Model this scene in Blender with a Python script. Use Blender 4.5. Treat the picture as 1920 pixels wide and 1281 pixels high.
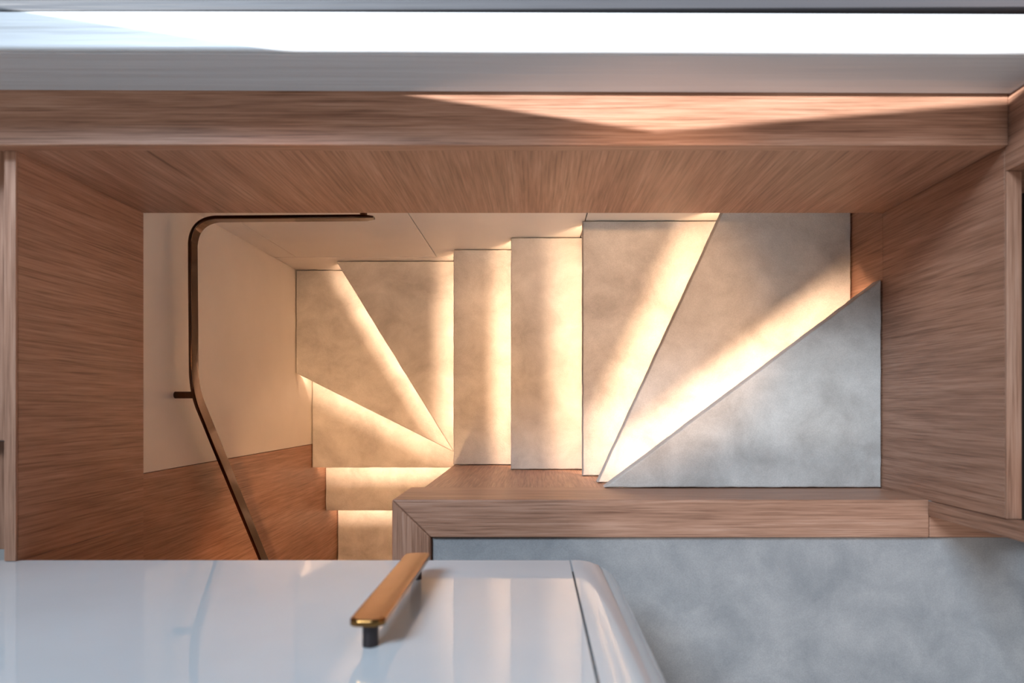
import bpy, bmesh, math, random
from mathutils import Vector, noise

S = bpy.context.scene
COL = S.collection
for o in list(bpy.data.objects):
    bpy.data.objects.remove(o)
PI = math.pi

# ------------------------------------------------------------------ camera
# metres; the saloon floor is z = 0, the eye stands 1.63 m above it and looks straight down
EYE = 1.63
def Z(depth):
    return EYE - depth
cd = bpy.data.cameras.new('camera')
cam = bpy.data.objects.new('camera', cd)
COL.objects.link(cam)
cam.location = (0, 0, EYE)
cam.rotation_euler = (0, 0, 0)
cd.sensor_fit = 'HORIZONTAL'
cd.sensor_width = 36
cd.lens = 24
cd.shift_x = -0.021875
cd.shift_y = 0.06224
cd.clip_start = 0.05
cd.dof.use_dof = True
cd.dof.focus_distance = 2.35
cd.dof.aperture_fstop = 3.0
S.camera = cam

# ------------------------------------------------------------------ light
W = bpy.data.worlds.new('world')
S.world = W
W.use_nodes = True
bg = W.node_tree.nodes['Background']
bg.inputs[0].default_value = (0.80, 0.90, 1.0, 1)
bg.inputs[1].default_value = 0.22

sd = bpy.data.lights.new('sun', 'SUN')
sd.energy = 13.5
sd.angle = math.radians(0.25)
sd.color = (0.96, 0.98, 1.0)
sun = bpy.data.objects.new('sun', sd)
COL.objects.link(sun)
sun.rotation_euler = Vector((1.2, -0.03, -1.0)).to_track_quat('-Z', 'Y').to_euler()

ad = bpy.data.lights.new('window_daylight', 'AREA')
ad.shape = 'RECTANGLE'
ad.size = 4.6
ad.size_y = 3.4
ad.energy = 1750
ad.color = (0.68, 0.84, 1.0)
area = bpy.data.objects.new('window_daylight', ad)
COL.objects.link(area)
area.location = (-5.0, 7.0, 10.0)
area.rotation_euler = Vector((5.3, -7.0, -10.2)).to_track_quat('-Z', 'Y').to_euler()

fd = bpy.data.lights.new('front_window_daylight', 'AREA')
fd.shape = 'RECTANGLE'
fd.size = 2.6
fd.size_y = 1.6
fd.energy = 115
fd.color = (1.0, 0.96, 0.92)
front = bpy.data.objects.new('front_window_daylight', fd)
COL.objects.link(front)
front.location = (1.6, -3.0, 5.0)
front.rotation_euler = Vector((-1.1, 3.1, -5.0)).to_track_quat('-Z', 'Y').to_euler()

# added warm fill spots, unseen: two above the stair, one above the lower flight
for loc, aim, power, cone, blend in (((-0.42, 0.17, 2.15), (-0.56, 0.18, -1.0), 140, 23, 0.6),
                                     ((0.24, 0.20, 2.15), (0.24, 0.24, -0.7), 155, 23, 0.6),
                                     ((-0.60, -0.85, 0.19), (-0.70, -0.62, -2.0), 75, 78, 0.8)):
    pd = bpy.data.lights.new('warm_fill_spot', 'SPOT')
    pd.energy = power
    pd.color = (1.0, 0.56, 0.27)
    pd.spot_size = math.radians(cone)
    pd.spot_blend = blend
    pd.shadow_soft_size = 0.05
    spot = bpy.data.objects.new('warm_fill_spot', pd)
    COL.objects.link(spot)
    spot.location = loc
    spot.rotation_euler = (Vector(aim) - Vector(loc)).to_track_quat('-Z', 'Y').to_euler()

S.view_settings.view_transform = 'Standard'
S.view_settings.look = 'None'
S.view_settings.gamma = 1
S.view_settings.use_curve_mapping = False
S.view_settings.exposure = 0.0

LED_POWER = 112.0

# ------------------------------------------------------------------ materials
def lin(r, g, b):
    f = lambda c: (c / 255 / 12.92) if c / 255 <= 0.04045 else ((c / 255 + 0.055) / 1.055) ** 2.4
    return (f(r), f(g), f(b), 1)

def new_mat(name):
    m = bpy.data.materials.new(name)
    m.use_nodes = True
    nt = m.node_tree
    return m, nt, nt.nodes['Principled BSDF']

def N(nt, kind, **kw):
    n = nt.nodes.new(kind)
    for k, v in kw.items():
        setattr(n, k, v)
    return n

def L(nt, a, b):
    nt.links.new(a, b)

def ramp(nt, stops):
    r = N(nt, 'ShaderNodeValToRGB')
    e = r.color_ramp.elements
    while len(e) < len(stops):
        e.new(0.5)
    for i, (p, c) in enumerate(stops):
        e[i].position = p
        e[i].color = c
    return r

def wood(name, axis, tone=1.0, rough=0.42, base=((124, 86, 66), (166, 124, 101), (192, 153, 131))):
    m, nt, b = new_mat(name)
    tc = N(nt, 'ShaderNodeTexCoord')
    def stretched(across, along, detail, seed, distort=0.0):
        mp = N(nt, 'ShaderNodeMapping')
        sc = [across, across, across]
        sc[axis] = along
        mp.inputs['Scale'].default_value = sc
        mp.inputs['Location'].default_value = (seed, seed * 1.7, seed * 0.6)
        L(nt, tc.outputs['Object'], mp.inputs[0])
        n = N(nt, 'ShaderNodeTexNoise')
        n.inputs['Scale'].default_value = 1.0
        n.inputs['Detail'].default_value = detail
        n.inputs['Roughness'].default_value = 0.6
        n.inputs['Distortion'].default_value = distort
        L(nt, mp.outputs[0], n.inputs[0])
        return n
    broad = stretched(26, 1.6, 3, 3.1, 0.25)
    fine = stretched(150, 5.5, 4, 7.7, 0.15)
    pore = stretched(380, 6, 3, 1.3)
    r = ramp(nt, [(0.30, lin(*base[0])), (0.52, lin(*base[1])), (0.75, lin(*base[2]))])
    mx = N(nt, 'ShaderNodeMix', data_type='FLOAT')
    mx.inputs[0].default_value = 0.6
    L(nt, broad.outputs[0], mx.inputs[2])
    L(nt, fine.outputs[0], mx.inputs[3])
    L(nt, mx.outputs[0], r.inputs[0])
    pr = ramp(nt, [(0.34, (0.50, 0.44, 0.41, 1)), (0.50, (1, 1, 1, 1))])
    L(nt, pore.outputs[0], pr.inputs[0])
    mul = N(nt, 'ShaderNodeMix', data_type='RGBA', blend_type='MULTIPLY')
    mul.inputs[0].default_value = 0.7
    L(nt, r.outputs[0], mul.inputs[6])
    L(nt, pr.outputs[0], mul.inputs[7])
    tn = N(nt, 'ShaderNodeMix', data_type='RGBA', blend_type='MULTIPLY')
    tn.inputs[0].default_value = 1
    tn.inputs[7].default_value = (tone, tone, tone, 1)
    L(nt, mul.outputs[2], tn.inputs[6])
    L(nt, tn.outputs[2], b.inputs['Base Color'])
    b.inputs['Roughness'].default_value = rough
    b.inputs['Specular IOR Level'].default_value = 0.35
    bp = N(nt, 'ShaderNodeBump')
    bp.inputs['Strength'].default_value = 0.12
    bp.inputs['Distance'].default_value = 0.001
    L(nt, fine.outputs[0], bp.inputs['Height'])
    L(nt, bp.outputs[0], b.inputs['Normal'])
    return m

def carpet(name, lo, mid, hi, scale=5.0, seed=0.0):
    m, nt, b = new_mat(name)
    tc = N(nt, 'ShaderNodeTexCoord')
    mp = N(nt, 'ShaderNodeMapping')
    mp.inputs['Location'].default_value = (seed, seed * 2.3, 0)
    L(nt, tc.outputs['Object'], mp.inputs[0])
    def noi(sc, det, dist=0.0, rgh=0.55):
        n = N(nt, 'ShaderNodeTexNoise')
        n.inputs['Scale'].default_value = sc
        n.inputs['Detail'].default_value = det
        n.inputs['Roughness'].default_value = rgh
        n.inputs['Distortion'].default_value = dist
        L(nt, mp.outputs[0], n.inputs[0])
        return n
    big = noi(scale, 7, 0.35, 0.62)
    fuzz = noi(420, 3)
    r = ramp(nt, [(0.33, lin(*lo)), (0.5, lin(*mid)), (0.68, lin(*hi))])
    L(nt, big.outputs[0], r.inputs[0])
    fr = ramp(nt, [(0.3, (0.86, 0.86, 0.86, 1)), (0.7, (1.06, 1.06, 1.06, 1))])
    L(nt, fuzz.outputs[0], fr.inputs[0])
    mul = N(nt, 'ShaderNodeMix', data_type='RGBA', blend_type='MULTIPLY')
    mul.inputs[0].default_value = 1
    L(nt, r.outputs[0], mul.inputs[6])
    L(nt, fr.outputs[0], mul.inputs[7])
    L(nt, mul.outputs[2], b.inputs['Base Color'])
    b.inputs['Roughness'].default_value = 0.95
    b.inputs['Specular IOR Level'].default_value = 0.1
    b.inputs['Sheen Weight'].default_value = 0.15
    b.inputs['Sheen Roughness'].default_value = 0.5
    bp = N(nt, 'ShaderNodeBump')
    bp.inputs['Strength'].default_value = 0.35
    bp.inputs['Distance'].default_value = 0.002
    L(nt, fuzz.outputs[0], bp.inputs['Height'])
    bp2 = N(nt, 'ShaderNodeBump')
    bp2.inputs['Strength'].default_value = 0.25
    bp2.inputs['Distance'].default_value = 0.004
    swirl = noi(28, 3, 1.2)
    L(nt, swirl.outputs[0], bp2.inputs['Height'])
    L(nt, bp.outputs[0], bp2.inputs['Normal'])
    L(nt, bp2.outputs[0], b.inputs['Normal'])
    return m

def plain(name, col, rough, spec=0.5, metal=0.0, coat=0.0, wave=0.0, wave_scale=3.0, wave_axis=None):
    m, nt, b = new_mat(name)
    tc = N(nt, 'ShaderNodeTexCoord')
    n = N(nt, 'ShaderNodeTexNoise')
    mp = N(nt, 'ShaderNodeMapping')
    sc = [wave_scale] * 3
    if wave_axis is not None:
        sc[wave_axis] = wave_scale * 0.03
    mp.inputs['Scale'].default_value = sc
    L(nt, tc.outputs['Object'], mp.inputs[0])
    L(nt, mp.outputs[0], n.inputs[0])
    n.inputs['Scale'].default_value = 1.0
    n.inputs['Detail'].default_value = 3
    c = lin(*col)
    r = ramp(nt, [(0.35, tuple(v * 0.96 for v in c[:3]) + (1,)), (0.65, tuple(min(1, v * 1.03) for v in c[:3]) + (1,))])
    L(nt, n.outputs[0], r.inputs[0])
    L(nt, r.outputs[0], b.inputs['Base Color'])
    b.inputs['Roughness'].default_value = rough
    b.inputs['Specular IOR Level'].default_value = spec
    b.inputs['Metallic'].default_value = metal
    b.inputs['Coat Weight'].default_value = coat
    b.inputs['Coat Roughness'].default_value = 0.03
    if wave:
        bp = N(nt, 'ShaderNodeBump')
        bp.inputs['Strength'].default_value = wave
        bp.inputs['Distance'].default_value = 0.01
        L(nt, n.outputs[0], bp.inputs['Height'])
        L(nt, bp.outputs[0], b.inputs['Normal'])
    return m

WX = wood('oak_grain_lengthwise', 0)
WY = wood('oak_grain_crosswise', 1)
WZ = wood('oak_grain_upright', 2)
STEP = carpet('step_carpet', (176, 170, 164), (196, 191, 185), (212, 207, 201), 7.0, 1.0)
DECK = carpet('saloon_carpet', (139, 140, 142), (152, 152, 153), (165, 164, 164), 8.0, 4.0)
CREAM = plain('cream_lacquer', (240, 230, 219), 0.38, 0.4)
GLOSS = plain('white_gloss_lacquer', (222, 229, 234), 0.04, 0.5, coat=0.45)
SILLW = plain('white_satin_paint', (194, 197, 201), 0.32, 0.45, wave=0.25, wave_scale=45, wave_axis=0)
DASH = plain('charcoal_leather', (62, 62, 66), 0.5, 0.5, wave=0.5, wave_scale=60, wave_axis=0)
VOID_SHADE = plain('void_shade', (34, 26, 22), 0.8, 0.2)  # near-black colour stands in for the shade inside the side opening
BRONZE = plain('dark_bronze', (82, 60, 46), 0.12, 0.5, metal=1.0)
GOLD = plain('polished_bronze', (150, 110, 64), 0.16, 0.5, metal=1.0, wave=0.06, wave_scale=14)
SMOKE = plain('smoked_metal', (66, 58, 58), 0.3, 0.5, metal=0.7)
GASKET = plain('black_rubber', (26, 25, 28), 0.6, 0.3)
PAINT = plain('white_wall_paint', (205, 205, 203), 0.6, 0.3)

m, nt, b = new_mat('warm_light_diffuser')
b.inputs['Base Color'].default_value = (1, 0.9, 0.75, 1)
b.inputs['Emission Color'].default_value = (1.0, 0.67, 0.44, 1)
b.inputs['Emission Strength'].default_value = LED_POWER
m.cycles.emission_sampling = 'FRONT_BACK'
LED = m

# ------------------------------------------------------------------ helpers
def link(name, me, mat, parent=None):
    o = bpy.data.objects.new(name, me)
    COL.objects.link(o)
    if mat:
        me.materials.append(mat)
    if parent is not None:
        o.parent = parent
        # vertices are given in world metres: cancel the parent's offset
        off = Vector((0, 0, 0))
        p = parent
        while p is not None:
            off += p.location
            p = p.parent
        me.transform(__import__('mathutils').Matrix.Translation(-off))
    return o

def finish(bm, name, mat, parent=None, smooth=True):
    bmesh.ops.recalc_face_normals(bm, faces=bm.faces)
    me = bpy.data.meshes.new(name)
    bm.to_mesh(me)
    bm.free()
    if smooth:
        for p in me.polygons:
            p.use_smooth = True
        me.set_sharp_from_angle(angle=math.radians(35))
    o = link(name, me, mat, parent)
    if smooth:
        wn_ = o.modifiers.new('weighted_normal', 'WEIGHTED_NORMAL')
        wn_.keep_sharp = True
        wn_.weight = 100
    return o

def add_box(bm, x0, x1, y0, y1, z0, z1):
    vs = [bm.verts.new((x, y, z)) for z in (z0, z1) for y in (y0, y1) for x in (x0, x1)]
    fs = [(0, 2, 3, 1), (4, 5, 7, 6), (0, 1, 5, 4), (2, 6, 7, 3), (0, 4, 6, 2), (1, 3, 7, 5)]
    return [bm.faces.new([vs[i] for i in f]) for f in fs]

def box(name, x0, x1, y0, y1, z0, z1, mat, parent=None, bev=0.0, seg=2):
    bm = bmesh.new()
    add_box(bm, min(x0, x1), max(x0, x1), min(y0, y1), max(y0, y1), min(z0, z1), max(z0, z1))
    if bev:
        bmesh.ops.bevel(bm, geom=list(bm.edges), offset=bev, segments=seg, affect='EDGES', profile=0.5)
    return finish(bm, name, mat, parent)

def add_prism(bm, poly, z0, z1):
    lo = [bm.verts.new((x, y, z0)) for x, y in poly]
    hi = [bm.verts.new((x, y, z1)) for x, y in poly]
    n = len(poly)
    bm.faces.new(lo[::-1])
    top = bm.faces.new(hi)
    for i in range(n):
        bm.faces.new((lo[i], lo[(i + 1) % n], hi[(i + 1) % n], hi[i]))
    return top

def prism(name, poly, z0, z1, mat, parent=None, bev=0.0, seg=2):
    bm = bmesh.new()
    add_prism(bm, poly, z0, z1)
    if bev:
        bmesh.ops.bevel(bm, geom=list(bm.edges), offset=bev, segments=seg, affect='EDGES', profile=0.5)
    return finish(bm, name, mat, parent)

def add_tube(bm, a, b_, r, n=20, bev=0.0):
    a, b_ = Vector(a), Vector(b_)
    d = (b_ - a).normalized()
    u = d.orthogonal().normalized()
    v = d.cross(u)
    L_ = (b_ - a).length
    prof = [(0, r - bev), (bev, r), (L_ - bev, r), (L_, r - bev)] if bev else [(0, r), (L_, r)]
    rings = []
    for t, rr in prof:
        rings.append([bm.verts.new(a + d * t + u * rr * math.cos(2 * PI * k / n) + v * rr * math.sin(2 * PI * k / n)) for k in range(n)])
    bm.faces.new(rings[0][::-1])
    bm.faces.new(rings[-1])
    for i in range(len(rings) - 1):
        for k in range(n):
            bm.faces.new((rings[i][k], rings[i][(k + 1) % n], rings[i + 1][(k + 1) % n], rings[i + 1][k]))

def empty(name, loc):
    o = bpy.data.objects.new(name, None)
    COL.objects.link(o)
    o.location = loc
    o.empty_display_size = 0.1
    return o

def tag(o, label, cat=None, group=None, kind=None):
    o['label'] = label
    if cat:
        o['category'] = cat
    if group:
        o['group'] = group
    if kind:
        o['kind'] = kind
    return o

def structure(name, loc, label):
    o = empty(name, loc)
    return tag(o, label, kind='structure')

# ------------------------------------------------------------------ stair levels (depth below the eye) and plan
D_LAND, D6, D5, D4, D3, D2, D1, D0, DM1, DM2, DM3, DBOT = 1.838, 2.015, 2.21, 2.43, 2.62, 2.83, 3.02, 3.24, 3.45, 3.66, 3.87, 4.08
XL, XR = -1.055, 0.938          # side walls of the stairwell
YB = 0.600                      # cream wall behind the stair
YN = -0.2305                    # face of the inner newel wall
XN = -0.309                     # end of the newel wall

# ------------------------------------------------------------------ structure: walls
# left wall: oak above, cream and oak below
wl = structure('wall_left', (XL, 0, Z(4.1)), 'oak panelled left side wall of the stairwell with cream lower half')
box('upper_panel', -1.076, -1.052, -0.3170, 0.517, Z(1.838), Z(1.392), WZ, wl, 0.0012)
box('front_panel', -1.076, -1.052, -1.50, -0.3175, Z(1.838), Z(1.402), WZ, wl, 0.0012)
tag(box('edge_strip', -1.0765, -1.0525, -0.3170, 0.517, Z(1.3918), Z(1.385), WY, wl, 0.002), 'oak lipping along the top of the panel')
tag(box('cream_panel', -1.095, XL - 0.003, -0.184, 0.64, Z(4.1), Z(1.838), CREAM, wl, 0.001), 'cream lacquered panel')
box('lower_panel', -1.095, XL - 0.003, -1.50, -0.186, Z(4.1), Z(1.838), WZ, wl, 0.001)
tag(box('backing', -1.12, -1.096, -1.50, 0.64, Z(4.1), Z(1.52), GASKET, wl), 'dark backing behind the panel joint')
# locker top outside that wall
lt = structure('trim_1', (-1.3, -0.1, Z(1.47)), 'oak locker top outside the left stairwell wall')
box('top_board', -1.75, -1.080, -0.075, 0.60, Z(1.50), Z(1.45), WY, lt, 0.002)
tag(box('side_board', -1.75, -1.080, -0.317, -0.079, Z(1.56), Z(1.50), WY, lt, 0.002), 'lower board towards the white cupboard')

# back wall: cream panels with shadow gaps
wb = structure('wall_back', (0, YB, Z(4.1)), 'cream lacquered back wall of the stairwell with fine panel joints')
g = 0.0016
xs = [XL - 0.002, -0.965, -0.395, 0.165, XR + 0.02]
box('panel', xs[0], xs[1] - g, YB, YB + 0.02, Z(2.765), Z(1.838), CREAM, wb, 0.0008, 1)
box('panel', xs[1] + g, xs[2] - g, YB, YB + 0.02, Z(2.762), Z(1.838), CREAM, wb, 0.0008, 1)
box('panel', xs[2] + g, xs[3] - g, YB, YB + 0.02, Z(2.765), Z(1.838), CREAM, wb, 0.0008, 1)
box('panel', xs[3] + g, xs[4], YB, YB + 0.02, Z(2.765), Z(1.838), CREAM, wb, 0.0008, 1)
box('lower_panel', xs[0], xs[4], YB, YB + 0.02, Z(4.1), Z(2.774), CREAM, wb, 0.0008, 1)
tag(box('backing', xs[0], xs[4], YB + 0.021, YB + 0.04, Z(4.1), Z(1.838), GASKET, wb), 'dark backing seen in the panel joints')

# oak box above the back of the stair and the ledge on top
hd = structure('trim_2', (0, 0.517, Z(1.838)), 'oak bulkhead above the back of the stair with a flat ledge')
box('face_panel', -1.084, 0.970, 0.5175, 0.54, Z(1.838), Z(1.382), WZ, hd, 0.001)
tag(box('underside', -1.084, 0.938, 0.5405, 0.598, Z(1.852), Z(1.836), WX, hd), 'underside board')
tag(box('ledge', -1.75, 0.938, 0.514, 0.70, Z(1.381), Z(1.350), WX, hd, 0.003, 3), 'flat oak ledge')

# right wall with an opening behind a post
wr = structure('wall_right', (XR, 0, Z(4.1)), 'oak right wall of the stairwell with a tall side opening')
box('upper_panel', 0.9375, 0.966, -0.2265, 0.517, Z(1.838), Z(1.362), WZ, wr, 0.0015)
tag(box('edge_strip', 0.9375, 0.968, -0.2265, 0.4655, Z(1.3615), Z(1.355), WY, wr, 0.002), 'lighter oak lipping on the opening')
box('column', 0.9380, 1.30, 0.466, 0.95, Z(1.3615), Z(0.15), WZ, wr, 0.0015)
box('lower_panel', 0.9385, 0.966, -0.32, 0.63, Z(4.1), Z(1.840), WZ, wr, 0.001)
tag(box('lining', 0.9695, 1.30, -0.26, 0.60, Z(1.60), Z(1.50), VOID_SHADE, wr), 'recess lining coloured dark to stand in for shade')
box('column_foot', 0.9695, 1.30, 0.466, 0.60, Z(1.499), Z(1.363), WZ, wr)
tag(box('recess_back', 1.26, 1.30, -0.26, 0.4655, Z(1.4995), Z(0.15), VOID_SHADE, wr), 'recess back coloured dark to stand in for shade')
box('end_panel', 1.175, 1.60, -0.52, -0.2625, 0.002, Z(0.2), WZ, wr, 0.002)
pw = structure('trim_6', (0.95, -0.245, Z(1.62)), 'slim oak post at the front edge of the right opening')
tag(box('post', 0.9330, 0.968, -0.262, -0.2275, Z(1.62), Z(0.15), WZ, pw, 0.002), 'slim oak post')

# inner newel wall and the raised oak curb round the opening
wn = structure('wall_inner', (XN, YN, Z(4.1)), 'oak inner wall carrying the curb beside the stair')
box('face_panel', XN, 0.9415, YN - 0.03, YN, Z(4.1), Z(1.866), WZ, wn, 0.001)
we = structure('wall_newel', (XN, -0.9, Z(4.1)), 'oak end wall of the inner newel below the short curb')
box('end_panel', XN, XN + 0.03, -1.50, YN - 0.0305, Z(4.1), Z(1.866), WZ, we, 0.001)

cb = structure('trim_3', (-0.338, -0.224, Z(1.866)), 'raised oak curb with mitred corner around the stair opening')
zt, zb = Z(1.618), Z(1.865)
prism('curb_beam', [(-0.338, -0.224), (-0.2455, -0.314), (0.9365, -0.314), (0.9365, -0.224)], zb, zt, WX, cb, 0.004, 3)
prism('curb_beam', [(-0.338, -0.2243), (-0.338, -1.50), (-0.2455, -1.50), (-0.2455, -0.3143)], zb, zt, WY, cb, 0.004, 3)
box('curb_end', 0.937, 1.16, -0.314, -0.2635, zb, zt - 0.002, WX, cb, 0.003)

# carpeted saloon floor
fl = structure('floor', (0.5, -0.9, Z(1.75)), 'grey carpeted saloon floor beside the curb')
prism('carpet', [(-0.2445, -0.3150), (3.0, -0.3150), (3.0, -2.5), (-0.2445, -2.5)], -0.03, 0.0, DECK, fl, 0.004, 2)
tag(box('lower_floor', -1.10, 0.96, -1.55, 0.64, Z(4.12), Z(4.08), STEP, fl), 'pale carpet at the foot of the stair')

# front end of the stairwell, out of sight under the cupboard
wf = structure('wall_front', (-0.7, -1.5, Z(4.1)), 'oak front end wall of the stairwell under the cupboard')
box('panel', -1.10, -0.24, -1.53, -1.501, Z(4.1), Z(1.42), WZ, wf)

# white window sill behind the ledge, dark dashboard beyond it
def tilt(o, ang, pivot):
    from mathutils import Matrix
    T = Matrix.Translation(pivot) @ Matrix.Rotation(ang, 4, 'Z') @ Matrix.Translation(-Vector(pivot))
    o.data.transform(T)
si = structure('trim_4', (0, 0.617, Z(1.35)), 'white window sill along the back ledge lit by the sun')
o = box('sill_front', -1.8, 0.945, 0.6175, 0.660, Z(1.346), Z(1.203), SILLW, si, 0.002)
o2 = box('sill_top', -1.8, 1.6, 0.6170, 0.687, Z(1.2025), Z(1.190), SILLW, si, 0.006, 4)
o3 = tag(box('shadow_gap', -1.8, 0.938, 0.6210, 0.655, Z(1.350), Z(1.346), GASKET, si), 'dark joint under the sill')
for q in (o, o2, o3):
    q.data.transform(__import__('mathutils').Matrix.Rotation(math.radians(-0.2), 4, 'Z'))
da = structure('trim_5', (0, 0.80, Z(1.2)), 'charcoal dashboard shelf behind the white sill')
tag(prism('shelf', [(-1.8, 0.683), (1.7, 0.697), (1.7, 0.712), (-1.8, 0.707)], Z(1.26), Z(1.188), DASH, da, 0.002), 'charcoal shelf strip')
tag(prism('gasket', [(-1.8, 0.7075), (1.7, 0.7125), (1.7, 0.76), (-1.8, 0.76)], Z(1.26), Z(1.180), GASKET, da, 0.002), 'black window seal')

# unseen sun blocker, added so its kinked edge shapes the sun patch
ws = structure('sun_blocker', (-1.8, 0, 0), 'unseen white sun blocker added left of the stairwell')
bm = bmesh.new()
zs = [-0.05, 0.0, EYE + 0.2, EYE + 1.0]
PX = -1.80
def e1(z): return 0.3745 - 0.15 * PX - 0.15 * (z - EYE)
def e2(z): return 0.695 + 0.086 * PX + 0.133 * (z - EYE)
zk = EYE + (0.3745 - 0.15 * PX - 0.695 - 0.086 * PX) / 0.283
pts = [(-2.5, 0.0), (e1(0.0), 0.0), (e1(zk), zk), (e2(EYE + 1.2), EYE + 1.2), (-2.5, EYE + 1.2)]
fa = [bm.verts.new((PX, y, z)) for y, z in pts]
fb = [bm.verts.new((PX - 0.06, y, z)) for y, z in pts]
bm.faces.new(fa); bm.faces.new(fb[::-1])
for i in range(len(pts)):
    j = (i + 1) % len(pts)
    bm.faces.new((fa[i], fb[i], fb[j], fa[j]))
finish(bm, 'blocker_panel', PAINT, ws, False)

# ------------------------------------------------------------------ staircase
st = empty('staircase', (0, 0.15, Z(4.08)))
tag(st, 'carpeted winding staircase with warm strip lights glowing under each nosing', 'stairs')
rnd = random.Random(4)

def lerp(a, b_, t):
    return (a[0] + (b_[0] - a[0]) * t, a[1] + (b_[1] - a[1]) * t)

SLAB, LIP, LIPT, OVER = 0.024, 0.024, 0.012, 0.046

def wobble(x, y, s=0.0011):
    v = noise.noise_vector(Vector((x * 23, y * 23, 3.7)))
    w = noise.noise_vector(Vector((x * 110, y * 110, 9.1)))
    return v.x * s + w.x * s * 0.6, v.y * s + w.y * s * 0.6

def densify(poly, step=0.012):
    out = []
    for i, p in enumerate(poly):
        q = poly[(i + 1) % len(poly)]
        n = max(1, int(math.dist(p, q) / step))
        for k in range(n):
            out.append(lerp(p, q, k / n))
    return out

def make_step(depth, poly, nose, riser_to, soft=0.006, light=True):
    """poly: plan outline of the tread; nose = (a, b), a at the outer wall and b at the newel, walking down the open side is to the left of a->b reversed"""
    a, b_ = Vector(nose[0]), Vector(nose[1])
    d = (b_ - a).normalized()
    # inward normal: towards the tread's own middle
    c = Vector((sum(p[0] for p in poly) / len(poly), sum(p[1] for p in poly) / len(poly)))
    n = Vector((-d.y, d.x))
    if (c - a).dot(n) < 0:
        n = -n
    zt_ = Z(depth)
    bm = bmesh.new()
    prof = [(0.0, -SLAB), (0.0, -soft), (soft * 0.3, -soft * 0.3), (soft, 0.0)]
    area2 = sum(poly[i - 1][0] * poly[i][1] - poly[i][0] * poly[i - 1][1] for i in range(len(poly)))
    sg = 1 if area2 > 0 else -1
    def inset(off):
        out = []
        for i in range(len(poly)):
            p0, p1, p2 = Vector(poly[i - 1]), Vector(poly[i]), Vector(poly[(i + 1) % len(poly)])
            u1, u2 = (p1 - p0).normalized(), (p2 - p1).normalized()
            m1, m2 = Vector((-u1.y, u1.x)) * sg, Vector((-u2.y, u2.x)) * sg
            mv = m1 + m2
            out.append(p1 + mv * (off / max(0.12, 0.5 * mv.length_squared)))
        return out
    counts = [max(1, int(math.dist(poly[i], poly[(i + 1) % len(poly)]) / 0.012)) for i in range(len(poly))]
    base_ring = []
    for i, q in enumerate(poly):
        base_ring += [lerp(q, poly[(i + 1) % len(poly)], k / counts[i]) for k in range(counts[i])]
    rings = []
    for off, dz in prof:
        Q = inset(off)
        ring = []
        pts = []
        for i in range(len(poly)):
            pts += [lerp(Q[i], Q[(i + 1) % len(poly)], k / counts[i]) for k in range(counts[i])]
        for p, q in zip(pts, base_ring):
            wx, wy = wobble(q[0], q[1])
            ring.append(bm.verts.new((p[0] + wx, p[1] + wy, zt_ + dz)))
        rings.append(ring)
    cnt = len(base_ring)
    bm.faces.new(rings[0])
    bm.faces.new(rings[-1])
    for r0, r1 in zip(rings, rings[1:]):
        for k in range(cnt):
            bm.faces.new((r0[k], r0[(k + 1) % cnt], r1[(k + 1) % cnt], r1[k]))
    # front lip under the nosing that hides the light strip
    m_ = max(2, int((b_ - a).length / 0.012))
    prev = None
    for k in range(m_ + 1):
        q = a + (b_ - a) * (k / m_)
        wx, wy = wobble(q.x, q.y)
        f0 = Vector((q.x + wx, q.y + wy))
        f1 = f0 + n * LIPT
        if f1.y > YB - 0.001: f1.y = YB - 0.001
        if f1.x > XR - 0.002: f1.x = XR - 0.002
        if depth < 3.1: f1.y = max(f1.y, -0.2225 if depth < 1.9 else YN + 0.001)
        cur = [bm.verts.new((f0.x, f0.y, zt_ - SLAB + 0.001)), bm.verts.new((f0.x, f0.y, zt_ - SLAB - LIP)),
               bm.verts.new((f1.x, f1.y, zt_ - SLAB - LIP)), bm.verts.new((f1.x, f1.y, zt_ - SLAB + 0.001))]
        if prev:
            for i in range(4):
                j = (i + 1) % 4
                bm.faces.new((prev[i], cur[i], cur[j], prev[j]))
        else:
            bm.faces.new(cur)
        prev = cur
    bm.faces.new(prev[::-1])
    step = finish(bm, 'step', STEP, st)
    # riser
    def trim(q):
        # slide a point along the nosing until it is inside the stairwell
        for _ in range(2):
            if q.y > YB - 0.0015 and abs(d.y) > 1e-4: q = q + d * ((YB - 0.0015 - q.y) / d.y)
            if q.x > XR - 0.0015 and abs(d.x) > 1e-4: q = q + d * ((XR - 0.0015 - q.x) / d.x)
            if q.x < XL - 0.0005 and abs(d.x) > 1e-4: q = q + d * ((XL - 0.0005 - q.x) / d.x)
            if q.y < YN + 0.0005 and abs(d.y) > 1e-4 and depth < 3.1: q = q + d * ((YN + 0.0005 - q.y) / d.y)
        return q
    r0 = trim(a + n * OVER)
    r1 = trim(b_ + n * OVER)
    r2 = trim(b_ + n * (OVER + 0.014))
    r3 = trim(a + n * (OVER + 0.014))
    prism('riser', [tuple(r0), tuple(r1), tuple(r2), tuple(r3)], Z(riser_to) - 0.001, zt_ - SLAB - 0.0005, STEP, step)
    if light:
        s0 = trim(a + n * (LIPT + 0.018)) - n * 0.009 + d * 0.012
        s1 = trim(b_ + n * (LIPT + 0.018)) - n * 0.009 - d * 0.03
        w = n * 0.009
        strip = prism('light_strip', [tuple(s0), tuple(s1), tuple(s1 + w), tuple(s0 + w)], zt_ - SLAB - 0.004, zt_ - SLAB - 0.0006, SMOKE, step)
        strip.data.materials.append(LED)
        for f in strip.data.polygons:
            if f.normal.z < -0.9:
                f.material_index = 1      # only the diffuser under the profile gives light
        strip['label'] = 'glowing warm strip light'
    return step

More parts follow.
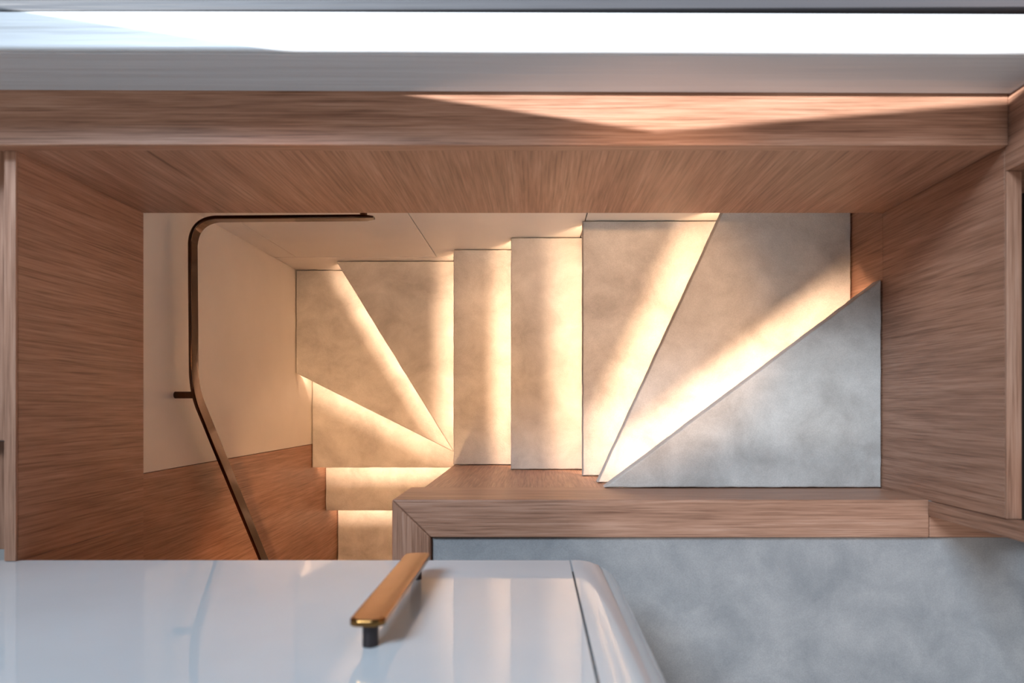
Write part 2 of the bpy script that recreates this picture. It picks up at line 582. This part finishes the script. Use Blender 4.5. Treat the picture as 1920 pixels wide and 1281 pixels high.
def shift(nose, off, inside):
    a, b_ = Vector(nose[0]), Vector(nose[1])
    d = (b_ - a).normalized()
    n = Vector((-d.y, d.x))
    if (Vector(inside) - a).dot(n) < 0:
        n = -n
    p, q = a + n * off, b_ + n * off
    if p.y > YB - 0.003: p = p + d * ((YB - 0.003 - p.y) / d.y)
    if p.x > XR - 0.003: p = p + d * ((XR - 0.003 - p.x) / d.x)
    if q.y < YN + 0.002: q = q + d * ((YN + 0.002 - q.y) / d.y)
    return tuple(p), tuple(q)

YB_ = YB - 0.003
YS = YN + 0.002
XE = XN - 0.002
n7 = ((XR - 0.003, 0.3390), (0.189, -0.2220))
n6 = ((0.568, YB_), (0.187, YS))
n5 = ((0.157, YB_), (0.157, YS))
n4 = ((-0.0835, YB_), (-0.0835, YS))
n3 = ((-0.311, YB_), (-0.311, YS))
n2 = ((-0.8225, YB_), (-0.3145, YS))
n1 = ((XL, 0.1415), (-0.313, YS - 0.001))
n0 = ((XL, -0.296), (XE, -0.296))
nm1 = ((XL, -0.533), (XE, -0.533))
nm2 = ((XL, -0.86), (XE, -0.86))
nm3 = ((XL, -1.12), (XE, -1.12))
back = OVER + 0.012
make_step(D_LAND, [n7[0], n7[1], (XR - 0.003, -0.2220)], n7, D6)
u = shift(n7, back, (0.9, -0.2))
make_step(D6, [n6[0], n6[1], u[1], u[0], (XR - 0.003, YB_)], n6, D5)
u = shift(n6, back, (0.9, 0.5))
make_step(D5, [n5[0], n5[1], u[1], u[0], (u[0][0] + 0.012, YB_)], n5, D4)
make_step(D4, [n4[0], n4[1], (n5[0][0] + back, YS), (n5[0][0] + back, YB_)], n4, D3)
make_step(D3, [n3[0], n3[1], (n4[0][0] + back, YS), (n4[0][0] + back, YB_)], n3, D2)
make_step(D2, [n2[0], n2[1], (n3[0][0] + back, YS), (n3[0][0] + back, YB_)], n2, D1)
u = shift(n2, back, (0.0, 0.5))
make_step(D1, [n1[0], n1[1], u[1], u[0], (XL, YB_)], n1, D0)
make_step(D0, [n0[0], n0[1], (XE, YS), (XE, -0.16), (XL, 0.215)], n0, DM1)
make_step(DM1, [nm1[0], nm1[1], (XE, n0[0][1] + back), (XL, n0[0][1] + back)], nm1, DM2)
make_step(DM2, [nm2[0], nm2[1], (XE, nm1[0][1] + back), (XL, nm1[0][1] + back)], nm2, DM3)
make_step(DM3, [nm3[0], nm3[1], (XE, nm2[0][1] + back), (XL, nm2[0][1] + back)], nm3, DBOT)

# ------------------------------------------------------------------ handrail
hr = empty('handrail', (-1.0, 0.3, Z(2.04)))
tag(hr, 'dark bronze flat handrail bent round the cream corner of the stairwell', 'handrail')

def fillet(pts, radii, seg=10):
    out = [Vector(pts[0])]
    for i in range(1, len(pts) - 1):
        p, a, c = Vector(pts[i]), Vector(pts[i - 1]), Vector(pts[i + 1])
        u_, v_ = (a - p).normalized(), (c - p).normalized()
        ang = u_.angle(v_)
        t = radii[i - 1] / math.tan(ang / 2)
        s, e = p + u_ * t, p + v_ * t
        for k in range(seg + 1):
            f = k / seg
            q = (1 - f) ** 2 * s + 2 * f * (1 - f) * (p * 0.88 + (s + e) * 0.06) + f ** 2 * e
            out.append(q)
    out.append(Vector(pts[-1]))
    return out

RX = -0.9965
path = fillet([(-0.470, 0.5425, Z(1.975)), (RX, 0.5425, Z(1.990)), (RX, 0.045, Z(1.998)), (RX, -1.15, Z(2.998))], [0.075, 0.16], 14)
# resample the straight runs so the roll can build up gently
fine = []
for p, q in zip(path, path[1:]):
    n = max(1, int((q - p).length / 0.02))
    for k in range(n):
        fine.append(p + (q - p) * (k / n))
fine.append(path[-1])
bm = bmesh.new()
H, T = 0.0205, 0.0054
prof = []
rc = 0.003
for cx_, cy_, a0 in ((T - rc, H - rc, 0), (-(T - rc), H - rc, 90), (-(T - rc), -(H - rc), 180), (T - rc, -(H - rc), 270)):
    for k in range(4):
        a_ = math.radians(a0 + 30 * k)
        prof.append((cx_ + rc * math.cos(a_), cy_ + rc * math.sin(a_)))
rings = []
up = Vector((0, 0, 1))
total = len(fine)
for i, p in enumerate(fine):
    t = (fine[min(i + 1, total - 1)] - fine[max(i - 1, 0)]).normalized()
    side = t.cross(up).normalized()
    nrm = side.cross(t).normalized()
    roll = 0.0
    tall = 1.0
    if p.y < 0.10 and p.x < -0.9:
        ease = min(1, (0.10 - p.y) / 0.2)
        roll = 0.0
        tall = 1.0 + 0.10 * ease
    s2 = side * math.cos(roll) + nrm * math.sin(roll)
    n2_ = nrm * math.cos(roll) - side * math.sin(roll)
    shrink = 1.0
    if i == 0:
        shrink = 0.55
    rings.append([bm.verts.new(p + s2 * x * shrink + n2_ * y * shrink * tall) for x, y in prof])
# rounded first end
t0 = (fine[0] - fine[1]).normalized()
for v in rings[0]:
    v.co += t0 * 0.006
np_ = len(prof)
bm.faces.new(rings[0]); bm.faces.new(rings[-1][::-1])
for r0, r1 in zip(rings, rings[1:]):
    for k in range(np_):
        bm.faces.new((r0[k], r0[(k + 1) % np_], r1[(k + 1) % np_], r1[k]))
finish(bm, 'rail', BRONZE, hr)
for a_, b2 in (((-0.495, 0.5435, Z(1.978)), (-0.495, YB + 0.002, Z(1.978))),
               ((RX - 0.001, 0.030, Z(2.010)), (XL - 0.0035, 0.030, Z(2.010))),
               ((RX - 0.001, -0.95, Z(2.834)), (XL - 0.0035, -0.95, Z(2.834)))):
    bm = bmesh.new()
    add_tube(bm, a_, b2, 0.0105, 20, 0.0012)
    finish(bm, 'bracket', BRONZE, hr)

# ------------------------------------------------------------------ white cupboard
YF = -0.3177
CB, CT = Z(1.400), Z(0.66)
RC = 0.104
XC = 0.0853
XS = 0.0733
cu = empty('cupboard', (-0.5, -0.7, 0.0))
tag(cu, 'glossy white cupboard with rounded corner and bronze bar handle overhanging the stair', 'cupboard')
box('door', -1.50, XS - 0.0015, YF - 0.022, YF, CB, CT, GLOSS, cu, 0.0015, 2)
# rounded corner panel
poly = [(XS + 0.0015, YF)]
for k in range(25):
    a_ = PI / 2 - (PI / 2) * k / 24
    poly.append((XC + RC * math.cos(a_), YF - RC + RC * math.sin(a_)))
poly += [(XC + RC, -1.45), (XC + RC - 0.022, -1.45)]
for k in range(25):
    a_ = (PI / 2) * k / 24
    poly.append((XC + (RC - 0.022) * math.cos(a_), YF - RC + (RC - 0.022) * math.sin(a_)))
poly.append((XS + 0.0015, YF - 0.022))
o = prism('corner_panel', poly, CB, CT, GLOSS, cu)
box('carcass', -1.50, XC + RC - 0.024, -1.45, YF - RC - 0.01, CB + 0.004, CT - 0.004, PAINT, cu)
box('inner_board', -1.50, XC - 0.01, YF - RC - 0.01, YF - 0.0225, CB + 0.004, CT - 0.004, GASKET, cu)
tag(box('plinth', -0.240, 0.110, -1.40, -0.46, 0.0, CB + 0.004, PAINT, cu), 'recessed plinth under the cupboard')

hx0, hx1 = -0.2195, -0.2125
zn, zf = Z(0.902), Z(1.248)
YH = YF - 0.0 + 0.0425
bm = bmesh.new()
hw, hl, th = 0.0235, 0.5 * (zn - zf) + 0.028, 0.009
zc, xc = 0.5 * (zn + zf), -0.2165
poly = []
rr = 0.016
for cx_, cz_, a0 in ((hw - rr, hl - rr, 0), (-(hw - rr), hl - rr, 90), (-(hw - rr), -(hl - rr), 180), (hw - rr, -(hl - rr), 270)):
    for k in range(9):
        a_ = math.radians(a0 + 90 * k / 8)
        poly.append((xc + cx_ + rr * math.cos(a_), zc + cz_ + rr * math.sin(a_)))
lo = [bm.verts.new((x, YH - th, z)) for x, z in poly]
hi = [bm.verts.new((x, YH, z)) for x, z in poly]
bm.faces.new(lo); f_top = bm.faces.new(hi[::-1])
for i in range(len(poly)):
    j = (i + 1) % len(poly)
    bm.faces.new((lo[i], lo[j], hi[j], hi[i]))
bmesh.ops.recalc_face_normals(bm, faces=bm.faces)
rim = [e for e in bm.edges if all(abs(v.co.y - YH) < 1e-6 for v in e.verts)]
bmesh.ops.bevel(bm, geom=rim, offset=0.004, segments=3, affect='EDGES', profile=0.5)
handle = finish(bm, 'handle', GOLD, cu)
handle['label'] = 'polished bronze bar handle'
for z_ in (zn, zf):
    bm = bmesh.new()
    add_tube(bm, (xc, YF - 0.0005, z_), (xc, YH - th + 0.001, z_), 0.0105, 24, 0.0008)
    o = finish(bm, 'handle_post', SMOKE, handle)
    o['label'] = 'dark round handle post'
